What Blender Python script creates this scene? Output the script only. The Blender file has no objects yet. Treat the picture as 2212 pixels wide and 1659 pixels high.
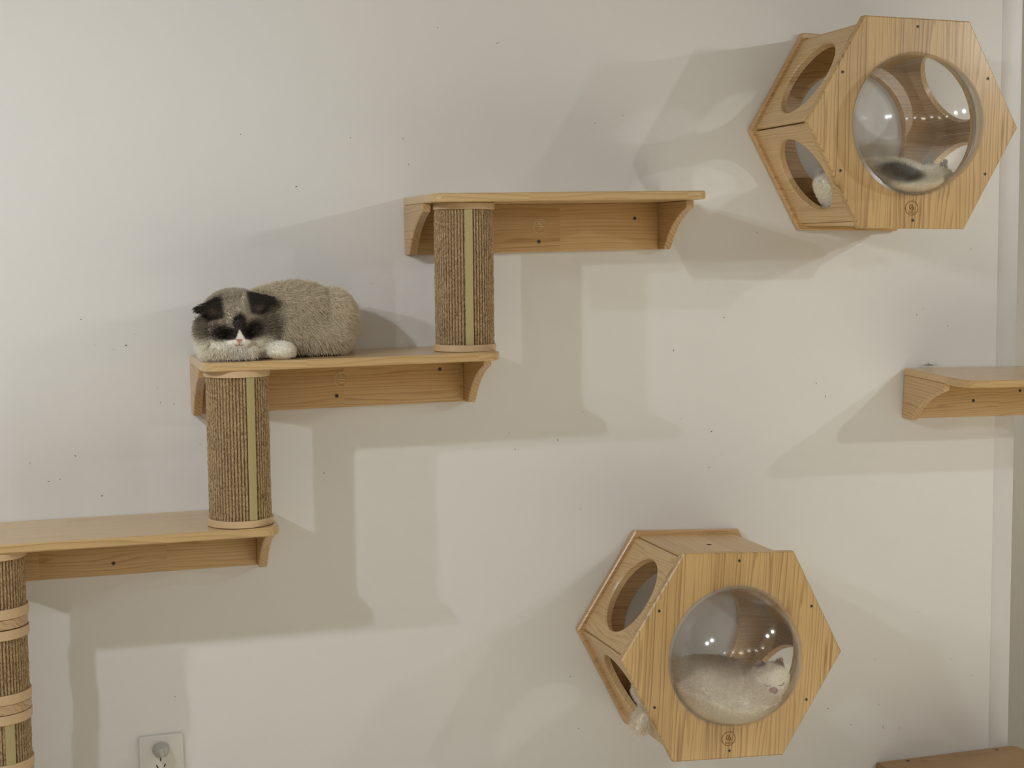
import bpy, bmesh, math, random
import numpy as np
from mathutils import Vector, Matrix

SC = bpy.context.scene
COL = SC.collection
PI = math.pi
Z0 = 1.5                      # camera height above the floor

# ------------------------------------------------------------------ camera
cd = bpy.data.cameras.new('camera')
cam = bpy.data.objects.new('camera', cd)
COL.objects.link(cam)
cd.sensor_width = 36.0
cd.sensor_fit = 'HORIZONTAL'
cd.lens = 3210.84 / 2212 * 36.0
cd.clip_start = 0.02
R_ = Vector((0.95403806, -0.29952792, -0.00971657))
U_ = Vector((0.03600625, 0.08237667, 0.99595062))
W_ = Vector((0.29751459, 0.95052465, -0.08937536))
m = Matrix.Identity(4)
for i in range(3):
    m[i][0], m[i][1], m[i][2] = R_[i], U_[i], -W_[i]
m[0][3], m[1][3], m[2][3] = 0.0, -2.9563, Z0
cam.matrix_world = m
SC.camera = cam

# ------------------------------------------------------------------ world, lights, exposure
world = bpy.data.worlds.new('world')
SC.world = world
world.use_nodes = True
world.node_tree.nodes['Background'].inputs[0].default_value = (1.0, 0.93, 0.82, 1)
world.node_tree.nodes['Background'].inputs[1].default_value = 0.05
SC.view_settings.view_transform = 'Standard'
SC.view_settings.look = 'None'
SC.view_settings.gamma = 1.0
SC.view_settings.use_curve_mapping = False
SC.view_settings.exposure = 0.0

CEIL = 2.55


def lamp(name, loc, power, color, radius, spot=None, blend=0.5, aim=None):
    ld = bpy.data.lights.new(name, 'SPOT' if spot else 'POINT')
    ld.energy = power
    ld.color = color
    ld.shadow_soft_size = radius
    o = bpy.data.objects.new(name, ld)
    COL.objects.link(o)
    o.location = loc
    if spot:
        ld.spot_size = spot
        ld.spot_blend = blend
        d = Vector(aim) - Vector(loc)
        o.rotation_euler = d.to_track_quat('-Z', 'Y').to_euler()
    return o


COOL = (0.93, 0.97, 1.0)
NEUT = (0.97, 0.985, 0.96)
WARM = (1.0, 0.86, 0.66)
# the four spotlights whose shadows show on the wall
lamp('spot_lamp', (-0.80, -1.42, 0.72 + Z0), 41, COOL, 0.022, 1.75, 1.0, (0.75, 0, 0.75))
lamp('spot_lamp', (-1.85, -1.50, 0.86 + Z0), 66, COOL, 0.025, 1.75, 1.0, (0.75, 0, 0.75))
lamp('spot_lamp', (3.20, -2.00, 0.72 + Z0), 33, NEUT, 0.022, 1.6, 1.0, (1.7, 0, 0.65))
lamp('spot_lamp', (3.75, -1.50, 0.80 + Z0), 36, COOL, 0.022, 1.6, 1.0, (1.7, 0, 0.65))
# unseen spots added for floor bounce: one row along the wall, one behind camera
for lx in (-2.2, -1.2, -0.2, 0.8, 1.8, 2.8, 3.8):
    lamp('bounce_spot', (lx, -1.45, CEIL - 0.05), 145 if lx < 1 else 345, NEUT, 0.05, 0.98, 0.6, (lx, -1.55, 0))
for lx in (-1.6, -0.3, 1.0, 2.3, 3.6):
    lamp('bounce_spot_rear', (lx, -3.6, CEIL - 0.05), 25, NEUT, 0.05, 1.75, 0.7, (lx, -3.6, 0))

# bulbs of the light strings and lamps behind the camera (they glint in the plastic domes)
for lx, ly, lz, c in ((-1.9, -4.6, 2.25, NEUT), (-1.75, -4.6, 2.25, NEUT), (-0.7, -4.9, 2.3, NEUT), (-0.55, -4.9, 2.3, NEUT), (0.35, -5.0, 2.2, WARM),
                      (0.5, -5.05, 2.08, WARM), (0.62, -5.0, 2.2, WARM), (0.75, -5.05, 2.1, WARM), (1.6, -5.0, 2.3, NEUT), (1.75, -5.0, 2.3, NEUT),
                      (2.6, -4.8, 2.25, NEUT), (2.75, -4.8, 2.15, WARM), (3.6, -4.4, 2.3, NEUT), (3.75, -4.4, 2.3, WARM)):
    lamp('bulb', (lx, ly, lz), 4.0, c, 0.013)

# ------------------------------------------------------------------ helpers


def tag(o, label=None, cat=None, group=None, kind=None):
    if label: o['label'] = label
    if cat: o['category'] = cat
    if group: o['group'] = group
    if kind: o['kind'] = kind
    return o


def empty(name, loc, rot=(0, 0, 0)):
    o = bpy.data.objects.new(name, None)
    o.empty_display_size = 0.05
    COL.objects.link(o)
    o.location = loc
    o.rotation_euler = rot
    return o


def link(name, me, parent=None, loc=None, rot=None):
    o = bpy.data.objects.new(name, me)
    COL.objects.link(o)
    if parent: o.parent = parent
    if loc is not None: o.location = loc
    if rot is not None: o.rotation_euler = rot
    return o


def mesh(name, verts, faces, mat, smooth=35):
    me = bpy.data.meshes.new(name)
    me.from_pydata([tuple(v) for v in verts], [], [tuple(int(i) for i in f) for f in faces])
    bm = bmesh.new()
    bm.from_mesh(me)
    bmesh.ops.recalc_face_normals(bm, faces=bm.faces)
    bm.to_mesh(me)
    bm.free()
    if mat: me.materials.append(mat)
    if smooth:
        me.shade_smooth()
        me.set_sharp_from_angle(angle=math.radians(smooth))
    return me


def bm_mesh(name, bm, mat, smooth=35):
    bmesh.ops.recalc_face_normals(bm, faces=bm.faces)
    me = bpy.data.meshes.new(name)
    bm.to_mesh(me)
    bm.free()
    if mat: me.materials.append(mat)
    if smooth:
        me.shade_smooth()
        me.set_sharp_from_angle(angle=math.radians(smooth))
    return me


def loft(loops, ring=True, cycle=False, caps=False):
    n = len(loops[0])
    V = [p for l in loops for p in l]
    F = []
    k = len(loops)
    for a in range(k if cycle else k - 1):
        b = (a + 1) % k
        for i in range(n if ring else n - 1):
            j = (i + 1) % n
            F.append((a * n + i, a * n + j, b * n + j, b * n + i))
    if caps:
        F.append(tuple(range(n))[::-1])
        F.append(tuple((k - 1) * n + i for i in range(n)))
    return V, F


def box_bm(x0, x1, y0, y1, z0, z1, bev=0.0015, bm=None, seg=2):
    bm2 = bmesh.new()
    g = bmesh.ops.create_cube(bm2, size=1)
    for v in g['verts']:
        v.co = Vector((x0 + (v.co.x + .5) * (x1 - x0), y0 + (v.co.y + .5) * (y1 - y0), z0 + (v.co.z + .5) * (z1 - z0)))
    if bev:
        bmesh.ops.bevel(bm2, geom=bm2.edges[:], offset=bev, segments=seg, affect='EDGES', profile=0.5)
    if bm is None:
        return bm2
    me = bpy.data.meshes.new('tmp'); bm2.to_mesh(me); bm2.free()
    bm.from_mesh(me); bpy.data.meshes.remove(me)
    return bm


def prism(poly, axis, a, b, ch=0.0015):
    """2-D polygon extruded along an axis with a small chamfer on both rims; poly in the two other axes."""
    n = len(poly)
    cx = sum(p[0] for p in poly) / n; cy = sum(p[1] for p in poly) / n
    ins = []
    for i in range(n):
        p0, p1, p2 = Vector(poly[i - 1]), Vector(poly[i]), Vector(poly[(i + 1) % n])
        e1 = (p1 - p0).normalized(); e2 = (p2 - p1).normalized()
        area = sum(poly[q][0] * poly[(q + 1) % n][1] - poly[(q + 1) % n][0] * poly[q][1] for q in range(n))
        s = 1 if area > 0 else -1
        n1 = Vector((-e1.y, e1.x)) * s; n2 = Vector((-e2.y, e2.x)) * s
        nn = (n1 + n2)
        nn = nn / max(nn.length_squared, 0.5) * 2
        ins.append((p1.x + nn.x * ch, p1.y + nn.y * ch))

    def at(p, h):
        if axis == 'x': return (h, p[0], p[1])
        if axis == 'y': return (p[0], h, p[1])
        return (p[0], p[1], h)
    loops = [[at(p, a) for p in ins], [at(p, a + ch) for p in poly], [at(p, b - ch) for p in poly], [at(p, b) for p in ins]]
    return loft(loops, caps=True)


def tube(path, r, n=6):
    """A round tube along a 3-D polyline."""
    pts = [Vector(p) for p in path]
    loops = []
    for i, p in enumerate(pts):
        t = (pts[min(i + 1, len(pts) - 1)] - pts[max(i - 1, 0)]).normalized()
        a = Vector((0, 1, 0)) if abs(t.y) < .9 else Vector((1, 0, 0))
        u = t.cross(a).normalized(); v = t.cross(u)
        loops.append([p + (u * math.cos(2 * PI * k / n) + v * math.sin(2 * PI * k / n)) * r for k in range(n)])
    return loft(loops, caps=True)


def join(parts):
    V, F = [], []
    for v, f in parts:
        o = len(V)
        V += list(v)
        F += [tuple(i + o for i in q) for q in f]
    return V, F


def lathe(profile, axis, n=48, caps=True, cycle=False):
    loops = []
    for r, h in profile:
        l = []
        for k in range(n):
            c, s = r * math.cos(2 * PI * k / n), r * math.sin(2 * PI * k / n)
            l.append((h, c, s) if axis == 'x' else (c, h, s) if axis == 'y' else (c, s, h))
        loops.append(l)
    return loft(loops, caps=caps and not cycle, cycle=cycle)


# ------------------------------------------------------------------ materials
class NT:
    def __init__(s, name):
        s.m = bpy.data.materials.new(name)
        s.m.use_nodes = True
        s.t = s.m.node_tree
        s.b = s.t.nodes['Principled BSDF']
        s.out = s.t.nodes['Material Output']

    def n(s, typ, **kw):
        o = s.t.nodes.new(typ)
        for k, v in kw.items():
            if hasattr(o, k): setattr(o, k, v)
            else: o.inputs[k.replace('_', ' ')].default_value = v
        return o

    def l(s, a, b):
        s.t.links.new(a, b)

    def math(s, op, a, b=None, c=None):
        o = s.t.nodes.new('ShaderNodeMath'); o.operation = op
        for i, v in enumerate((a, b, c)):
            if v is None: continue
            if isinstance(v, (int, float)): o.inputs[i].default_value = v
            else: s.l(v, o.inputs[i])
        return o.outputs[0]

    def mix(s, f, a, b):
        o = s.t.nodes.new('ShaderNodeMix'); o.data_type = 'RGBA'
        for i, v in ((0, f), (6, a), (7, b)):
            if isinstance(v, (int, float)): o.inputs[i].default_value = v
            elif isinstance(v, tuple): o.inputs[i].default_value = (*v, 1)
            else: s.l(v, o.inputs[i])
        return o.outputs[2]

    def ramp(s, f, stops):
        o = s.t.nodes.new('ShaderNodeValToRGB')
        e = o.color_ramp.elements
        while len(e) < len(stops): e.new(0.5)
        for q, (p, c) in zip(e, stops):
            q.position = p
            q.color = (*c, 1) if isinstance(c, tuple) else (c, c, c, 1)
        s.l(f, o.inputs[0])
        return o.outputs[0]


def plain(name, col, rough=0.6, bump=0.0, scale=200, var=0.06, metal=0.0):
    t = NT(name)
    tc = t.n('ShaderNodeTexCoord')
    no = t.n('ShaderNodeTexNoise'); no.inputs['Scale'].default_value = scale; no.inputs['Detail'].default_value = 3
    t.l(tc.outputs['Object'], no.inputs['Vector'])
    c = t.mix(no.outputs['Fac'], tuple(max(0, x * (1 - var)) for x in col), tuple(min(1, x * (1 + var)) for x in col))
    t.l(c, t.b.inputs['Base Color'])
    t.b.inputs['Roughness'].default_value = rough
    t.b.inputs['Metallic'].default_value = metal
    if bump:
        bn = t.n('ShaderNodeBump'); bn.inputs['Strength'].default_value = bump; bn.inputs['Distance'].default_value = 0.001
        t.l(no.outputs['Fac'], bn.inputs['Height']); t.l(bn.outputs[0], t.b.inputs['Normal'])
    return t.m


def wood(name, grain, across, depth, light, dark, stave=0.06, piece=0.31, rough=0.38, tone=0.16, line=120.0, coat=0.25, warp=5.0):
    """Glued pine: grain runs along one object axis, staves lie side by side along another."""
    t = NT(name)
    tc = t.n('ShaderNodeTexCoord')
    sp = t.n('ShaderNodeSeparateXYZ'); t.l(tc.outputs['Object'], sp.inputs[0])
    ax = {'x': sp.outputs[0], 'y': sp.outputs[1], 'z': sp.outputs[2]}
    oi = t.n('ShaderNodeObjectInfo')
    rnd = t.math('MULTIPLY', oi.outputs['Random'], 7.3)
    g, a, d = ax[grain], ax[across], ax[depth]
    si = t.math('FLOOR', t.math('ADD', t.math('DIVIDE', a, stave), rnd))
    wn0 = t.n('ShaderNodeTexWhiteNoise'); wn0.noise_dimensions = '1D'; t.l(si, wn0.inputs['W'])
    pi_ = t.math('FLOOR', t.math('ADD', t.math('DIVIDE', g, piece), t.math('MULTIPLY', wn0.outputs['Value'], 5.0)))
    cell = t.math('ADD', t.math('MULTIPLY', si, 13.7), t.math('MULTIPLY', pi_, 5.3))
    wn = t.n('ShaderNodeTexWhiteNoise'); wn.noise_dimensions = '1D'; t.l(cell, wn.inputs['W'])
    off = t.math('MULTIPLY', wn.outputs['Value'], 9.0)
    # slow wander of the growth lines
    cv = t.n('ShaderNodeCombineXYZ')
    t.l(t.math('ADD', t.math('MULTIPLY', g, 2.6), off), cv.inputs[0])
    t.l(t.math('ADD', t.math('MULTIPLY', a, 9.0), off), cv.inputs[1])
    t.l(t.math('MULTIPLY', d, 9.0), cv.inputs[2])
    n1 = t.n('ShaderNodeTexNoise'); n1.inputs['Scale'].default_value = 1.0; n1.inputs['Detail'].default_value = 2.0
    t.l(cv.outputs[0], n1.inputs['Vector'])
    rings = t.math('ADD', t.math('MULTIPLY', t.math('ADD', a, t.math('MULTIPLY', d, 0.7)), line), t.math('MULTIPLY', n1.outputs['Fac'], warp))
    cw = t.n('ShaderNodeCombineXYZ')
    t.l(t.math('ADD', t.math('MULTIPLY', g, 1.3), off), cw.inputs[0])
    t.l(t.math('ADD', t.math('MULTIPLY', a, 38.0), off), cw.inputs[1]); t.l(t.math('MULTIPLY', d, 20.0), cw.inputs[2])
    n3 = t.n('ShaderNodeTexNoise'); n3.inputs['Scale'].default_value = 1.0; n3.inputs['Detail'].default_value = 2.0
    t.l(cw.outputs[0], n3.inputs['Vector'])
    rings = t.math('ADD', rings, t.math('MULTIPLY', n3.outputs['Fac'], 5.0))
    fr = t.math('FRACT', t.math('ADD', rings, off))
    ringv = t.ramp(fr, [(0.0, 0.0), (0.55, 0.22), (0.88, 1.0), (1.0, 0.0)])
    # fine fibres
    cf = t.n('ShaderNodeCombineXYZ')
    t.l(t.math('ADD', t.math('MULTIPLY', g, 14.0), off), cf.inputs[0])
    t.l(t.math('MULTIPLY', a, 520.0), cf.inputs[1]); t.l(t.math('MULTIPLY', d, 520.0), cf.inputs[2])
    n2 = t.n('ShaderNodeTexNoise'); n2.inputs['Scale'].default_value = 1.0; n2.inputs['Detail'].default_value = 3.0
    t.l(cf.outputs[0], n2.inputs['Vector'])
    f = t.math('ADD', t.math('MULTIPLY', ringv, t.math('MULTIPLY_ADD', n3.outputs['Fac'], 1.5, -0.05)), t.math('MULTIPLY', t.math('SUBTRACT', n2.outputs['Fac'], 0.5), 0.55))
    f = t.math('ADD', f, t.math('MULTIPLY', t.math('SUBTRACT', wn.outputs['Value'], 0.5), tone * 2.2))
    fc = t.n('ShaderNodeClamp'); t.l(f, fc.inputs[0])
    c = t.mix(fc.outputs[0], light, dark)
    t.l(c, t.b.inputs['Base Color'])
    t.b.inputs['Roughness'].default_value = rough
    t.b.inputs['Coat Weight'].default_value = coat
    t.b.inputs['Coat Roughness'].default_value = 0.22
    bn = t.n('ShaderNodeBump'); bn.inputs['Strength'].default_value = 0.18; bn.inputs['Distance'].default_value = 0.0006
    t.l(t.math('ADD', n2.outputs['Fac'], ringv), bn.inputs['Height']); t.l(bn.outputs[0], t.b.inputs['Normal'])
    return t.m


LT, DK = (0.60, 0.405, 0.19), (0.40, 0.235, 0.085)
M = {}
M['front'] = wood('pine_front', 'z', 'x', 'y', (0.59, 0.395, 0.17), (0.29, 0.16, 0.052), stave=0.07, piece=60.0, line=95, warp=3.0, tone=0.14)
M['back'] = wood('pine_rear', 'x', 'z', 'y', (0.56, 0.36, 0.17), (0.36, 0.20, 0.075), stave=0.06, piece=0.35)
M['side'] = wood('pine_side', 'y', 'x', 'z', (0.62, 0.43, 0.215), (0.42, 0.26, 0.11), stave=0.08, piece=60.0, line=130)
M['board'] = wood('pine_board', 'x', 'y', 'z', (0.60, 0.42, 0.21), (0.44, 0.28, 0.115), stave=0.08, piece=0.33, rough=0.30, coat=0.5)
M['backboard'] = wood('pine_backboard', 'x', 'z', 'y', (0.58, 0.385, 0.175), (0.41, 0.235, 0.085), stave=0.2, piece=0.24, line=125, rough=0.42)
M['bracket'] = wood('pine_bracket', 'y', 'z', 'x', (0.56, 0.375, 0.185), (0.37, 0.215, 0.085), stave=0.2, piece=60.0, line=150)
M['cap'] = plain('birch_edge', (0.60, 0.43, 0.255), 0.5, 0.1, 60, 0.08)
M['dowel'] = wood('pine_disc', 'x', 'y', 'z', (0.55, 0.39, 0.22), (0.38, 0.23, 0.11), stave=0.05, line=100)
M['box'] = wood('dark_pine', 'x', 'y', 'z', (0.36, 0.215, 0.09), (0.25, 0.14, 0.055), stave=0.11, piece=0.6, rough=0.45)
M['strip'] = plain('khaki_tape', (0.42, 0.35, 0.165), 0.55, 0.1, 400, 0.05)
M['screw'] = plain('screw_steel', (0.16, 0.14, 0.11), 0.45, 0, 300, 0.2, 0.6)
M['hole'] = plain('dark_hole', (0.02, 0.015, 0.01), 0.9, 0)
M['burn'] = plain('burnt_mark', (0.24, 0.135, 0.045), 0.8, 0)
M['carve'] = plain('carved_mark', (0.82, 0.72, 0.50), 0.7, 0)
M['plastic'] = plain('white_plastic', (0.70, 0.685, 0.65), 0.35, 0)
M['plug'] = plain('grey_plastic', (0.42, 0.415, 0.38), 0.45, 0)
M['speck'] = plain('dirt_speck', (0.20, 0.18, 0.14), 0.9, 0)
M['lint'] = plain('lint_grey', (0.42, 0.41, 0.38), 0.9, 0)
M['nose'] = plain('cat_nose_pink', (0.50, 0.22, 0.17), 0.45, 0)
M['lid'] = plain('cat_eyelid_dark', (0.012, 0.010, 0.009), 0.5, 0)
M['mouth'] = plain('cat_mouth', (0.20, 0.06, 0.05), 0.5, 0)
M['guard'] = plain('white_guard', (0.66, 0.65, 0.645), 0.4, 0, 20, 0.02)


def wall_mat(name, col, var=0.03):
    t = NT(name)
    tc = t.n('ShaderNodeTexCoord')
    n1 = t.n('ShaderNodeTexNoise'); n1.inputs['Scale'].default_value = 2.2; n1.inputs['Detail'].default_value = 4
    n2 = t.n('ShaderNodeTexNoise'); n2.inputs['Scale'].default_value = 260; n2.inputs['Detail'].default_value = 4
    for q in (n1, n2): t.l(tc.outputs['Object'], q.inputs['Vector'])
    c = t.mix(n1.outputs['Fac'], tuple(x * (1 - var) for x in col), tuple(x * (1 + var) for x in col))
    c = t.mix(t.math('MULTIPLY', n2.outputs['Fac'], 0.10), c, tuple(x * 0.7 for x in col))
    t.l(c, t.b.inputs['Base Color'])
    t.b.inputs['Roughness'].default_value = 0.62
    bn = t.n('ShaderNodeBump'); bn.inputs['Strength'].default_value = 0.12; bn.inputs['Distance'].default_value = 0.0012
    t.l(n2.outputs['Fac'], bn.inputs['Height']); t.l(bn.outputs[0], t.b.inputs['Normal'])
    return t.m


M['wall'] = wall_mat('white_paint', (0.74, 0.735, 0.72))
M['wall2'] = wall_mat('cream_paint', (0.62, 0.59, 0.53))
M['ceil'] = wall_mat('ceiling_paint', (0.62, 0.60, 0.57))
M['roomwall'] = wall_mat('room_paint', (0.34, 0.29, 0.24))
M['floor'] = wood('floor_wood', 'x', 'y', 'z', (0.60, 0.54, 0.435), (0.50, 0.44, 0.34), stave=0.12, piece=1.2, line=40)


def sisal_mat():
    t = NT('sisal_cord')
    tc = t.n('ShaderNodeTexCoord')
    mp = t.n('ShaderNodeMapping'); mp.inputs['Scale'].default_value = (1, 1, 0.45)
    t.l(tc.outputs['Object'], mp.inputs[0])
    n1 = t.n('ShaderNodeTexNoise'); n1.inputs['Scale'].default_value = 520; n1.inputs['Detail'].default_value = 3
    n2 = t.n('ShaderNodeTexNoise'); n2.inputs['Scale'].default_value = 30; n2.inputs['Detail'].default_value = 3
    t.l(mp.outputs[0], n1.inputs['Vector']); t.l(tc.outputs['Object'], n2.inputs['Vector'])
    at = t.n('ShaderNodeAttribute'); at.attribute_name = 'ridge'
    f = t.math('ADD', t.math('MULTIPLY', at.outputs['Fac'], 0.55), t.math('MULTIPLY', t.math('SUBTRACT', n1.outputs['Fac'], 0.5), 1.5))  # groove shade put into the colour: darker between the ridges
    f = t.math('ADD', f, t.math('MULTIPLY', t.math('SUBTRACT', n2.outputs['Fac'], 0.5), 0.3))
    c = t.ramp(f, [(0.0, (0.105, 0.062, 0.026)), (0.3, (0.26, 0.172, 0.085)), (0.62, (0.42, 0.30, 0.165)), (1.0, (0.60, 0.47, 0.30))])
    t.l(c, t.b.inputs['Base Color'])
    t.b.inputs['Roughness'].default_value = 0.9
    bn = t.n('ShaderNodeBump'); bn.inputs['Strength'].default_value = 0.7; bn.inputs['Distance'].default_value = 0.0015
    t.l(n1.outputs['Fac'], bn.inputs['Height']); t.l(bn.outputs[0], t.b.inputs['Normal'])
    return t.m


M['sisal'] = sisal_mat()


def acrylic():
    t = NT('clear_acrylic')
    t.t.nodes.remove(t.b)
    tr = t.n('ShaderNodeBsdfTransparent'); tr.inputs[0].default_value = (0.965, 0.965, 0.96, 1)
    gl = t.n('ShaderNodeBsdfGlossy'); gl.inputs['Roughness'].default_value = 0.10; gl.inputs[0].default_value = (1, 1, 1, 1)
    fr = t.n('ShaderNodeFresnel'); fr.inputs[0].default_value = 1.49
    mx = t.n('ShaderNodeMixShader')
    ge = t.n('ShaderNodeNewGeometry')          # same reflectance on both faces of the thin shell
    t.l(t.math('ADD', 1.49, t.math('MULTIPLY', ge.outputs['Backfacing'], 1 / 1.49 - 1.49)), fr.inputs[0])
    t.l(fr.outputs[0], mx.inputs[0]); t.l(tr.outputs[0], mx.inputs[1]); t.l(gl.outputs[0], mx.inputs[2])
    # fine scratches and fur dust on the plastic
    tc = t.n('ShaderNodeTexCoord')
    no = t.n('ShaderNodeTexNoise'); no.inputs['Scale'].default_value = 14; no.inputs['Detail'].default_value = 5
    t.l(tc.outputs['Object'], no.inputs['Vector'])
    df = t.n('ShaderNodeBsdfDiffuse'); df.inputs[0].default_value = (0.8, 0.79, 0.76, 1)
    mx2 = t.n('ShaderNodeMixShader')
    t.l(t.math('MULTIPLY', no.outputs['Fac'], 0.045), mx2.inputs[0])
    t.l(mx.outputs[0], mx2.inputs[1]); t.l(df.outputs[0], mx2.inputs[2])
    t.l(mx2.outputs[0], t.out.inputs[0])
    return t.m


M['acrylic'] = acrylic()


def coat_mat(name, rough=0.75):
    t = NT(name)
    at = t.n('ShaderNodeAttribute'); at.attribute_name = 'coat'
    t.l(at.outputs['Color'], t.b.inputs['Base Color'])
    t.b.inputs['Roughness'].default_value = rough
    t.b.inputs['Specular IOR Level'].default_value = 0.25
    return t.m


def fur_mat():
    t = NT('cat_fur')
    at = t.n('ShaderNodeAttribute'); at.attribute_name = 'coat'
    t.l(at.outputs['Color'], t.b.inputs['Base Color'])
    t.b.inputs['Roughness'].default_value = 0.55
    t.b.inputs['Specular IOR Level'].default_value = 0.2
    tl = t.n('ShaderNodeBsdfTranslucent'); t.l(at.outputs['Color'], tl.inputs[0])
    mx = t.n('ShaderNodeMixShader'); mx.inputs[0].default_value = 0.4
    t.l(t.b.outputs[0], mx.inputs[1]); t.l(tl.outputs[0], mx.inputs[2]); t.l(mx.outputs[0], t.out.inputs[0])
    return t.m


M['skin'] = coat_mat('cat_skin')
M['fur'] = fur_mat()

# ------------------------------------------------------------------ the room
XC0, XC1 = 2.1063, 2.1581            # corner guard strip


def slab(name, x0, x1, y0, y1, z0, z1, mat):
    return tag(link(name, bm_mesh(name, box_bm(x0, x1, y0, y1, z0, z1, 0), mat, 0)), kind='structure')


wall_back = slab('wall_back', -3.2, XC1 - 0.002, 0.0, 0.10, 0.0, CEIL, M['wall'])
slab('wall_recess', XC1 - 0.25, 4.7, 0.50, 0.60, 0.0, CEIL, M['wall2'])
slab('floor', -3.2, 4.7, -6.6, 0.60, -0.06, 0.0, M['floor'])
slab('ceiling', -3.2, 4.7, -6.6, 0.60, CEIL, CEIL + 0.06, M['ceil'])
slab('wall_left', -3.3, -3.2, -6.6, 0.60, 0.0, CEIL, M['roomwall'])
slab('wall_right', 4.7, 4.8, -6.6, 0.60, 0.0, CEIL, M['roomwall'])
slab('wall_front', -3.3, 4.8, -6.7, -6.6, 0.0, CEIL, M['roomwall'])
# L-shaped plastic guard over the wall corner
gp = [(XC0, -0.0003), (XC0 + 0.0006, -0.0007), (XC1 + 0.0004, -0.0007), (XC1 + 0.0012, -0.0004), (XC1 + 0.0012, 0.05), (XC1 - 0.0008, 0.05),
      (XC1 - 0.0008, 0.0), (XC0, 0.0)]
trim = tag(link('trim_1', mesh('trim_1', *prism(gp, 'z', 0.0, CEIL, 0.0003), M['guard'])), kind='structure')


def blob(c, rx, ry, rz, rot, seed):
    rr = random.Random(seed)
    n = 8
    loops = []
    for k, (s, h) in enumerate(((1.0, 0.0), (0.85, 0.7), (0.3, 1.0))):
        l = []
        for i in range(n):
            a = 2 * PI * i / n
            j = 1 + rr.uniform(-.25, .25)
            x, z = rx * s * j * math.cos(a), rz * s * j * math.sin(a)
            l.append((c[0] + x * math.cos(rot) - z * math.sin(rot), -ry * h, c[1] + x * math.sin(rot) + z * math.cos(rot)))
        loops.append(l)
    return loft(loops, caps=True)


SPECKS = [  # wall x, z (relative to the camera height), half sizes in mm, tilt
    (0.1453, -0.1749, 4.0, 2.0, -0.5),
    (0.0638, -0.1229, 2.0, 1.6, 0.0),
    (0.0908, -0.4652, 2.4, 2.0, 0.0),
    (0.5252, -0.4445, 2.0, 2.0, 0.0),
    (1.0762, -0.5514, 1.2, 2.4, 0.0),
    (1.4116, -0.1500, 2.0, 2.4, 0.4),
    (1.2921, -0.2184, 1.6, 3.2, -0.4),
    (1.3824, -0.3989, 2.4, 3.2, -0.5),
    (1.3770, -0.4785, 1.2, 3.2, 0.0),
    (1.8930, -0.1546, 1.3, 3.2, 0.0),
    (1.9109, -0.1413, 1.2, 1.2, 0.0),
    (1.9751, -0.1830, 1.0, 3.6, 0.1),
    (1.6381, -0.3022, 1.3, 4.0, 0.0),
    (1.6616, -0.3322, 1.2, 4.0, 0.3),
    (0.2073, -0.2887, 1.6, 1.6, 0.0),
    (0.2328, -0.2925, 2.0, 1.2, 0.0),
    (0.2020, -0.2613, 1.6, 1.0, 0.0),
    (0.1616, -0.1538, 1.2, 1.2, 0.0),
    (0.0877, -0.1723, 1.0, 1.6, 0.0),
    (1.0690, -1.0329, 2.0, 1.6, 0.0),
    (1.0506, -0.9153, 1.6, 1.6, 0.0),
    (0.9017, 0.4231, 6.4, 0.8, 0.2),
    (0.7750, 0.4495, 1.6, 1.6, 0.0),
    (1.1756, 0.2820, 2.4, 1.0, -0.8),
    (1.1130, 0.2646, 2.4, 1.0, -0.7),
    (1.7961, -0.9469, 1.0, 2.0, 0.0),
    (1.8074, -1.0553, 2.0, 1.2, 0.5),
    (1.8203, -1.1105, 1.0, 7.2, 0.3),
    (1.8621, -1.1161, 0.8, 4.8, -0.2),
    (1.6750, -1.0514, 2.4, 2.4, 0.3),
    (1.7353, -1.0948, 2.4, 1.6, 0.5),
    (2.0564, -1.0102, 1.6, 1.6, 0.3),
    (1.9987, -0.9658, 1.0, 2.0, 0.0),
    (1.9095, -0.8455, 1.6, 1.0, -0.5),
    (1.0259, -0.4013, 1.2, 4.0, 0.3),
    (0.9311, -0.4164, 2.4, 1.2, 0.5),
    (0.0445, -0.3851, 1.0, 3.2, 0.5),
    (0.0149, -0.4284, 3.2, 1.0, 0.2),
    (-0.0065, -0.4317, 4.0, 0.8, -0.3),
    (-0.0389, -0.3942, 3.2, 0.8, 0.4),
    (0.1217, -0.1822, 1.2, 1.2, 0.0),
    (0.6995, 0.2266, 2.4, 1.0, -0.8),
    (0.5926, 0.2279, 1.6, 1.6, 0.5),
    (0.7111, 0.1758, 0.8, 3.2, 0.1),
    (0.6837, -0.1438, 1.2, 2.4, 0.2),
    (1.0816, -0.3425, 1.6, 1.6, 0.0),
    (2.0343, -0.0067, 1.2, 2.0, 0.0),
    (1.4898, 0.0335, 1.6, 1.6, 0.0),
    (0.1827, -0.6029, 0.8, 0.8, 0.0),
    (0.9182, -0.3806, 0.8, 2.4, 0.4),
    (0.3755, 0.2313, 1.6, 1.6, 0.0),
    (0.4820, 0.1304, 3.2, 1.6, 0.4),
    (0.6305, -0.0630, 1.0, 1.6, 0.0),
    (0.2804, -0.3741, 1.2, 1.2, 0.0),
    (0.2174, -0.8762, 1.6, 1.6, 0.3),
    (1.3085, -0.3681, 1.2, 1.2, 0.0),
]
parts = []
for i, (x, z, a, b, r) in enumerate(SPECKS):
    parts.append(blob((x, z + Z0), a / 1500, 0.0005, b / 1500, r, i))
me = mesh('wall_speck', *join(parts), M['speck'])
tag(link('wall_speck', me, wall_back), kind='stuff')

# ------------------------------------------------------------------ cat shelves
LEN, DEP, TH, BB, BT = 0.5695, 0.2386, 0.0165, 0.1155, 0.011


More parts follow.
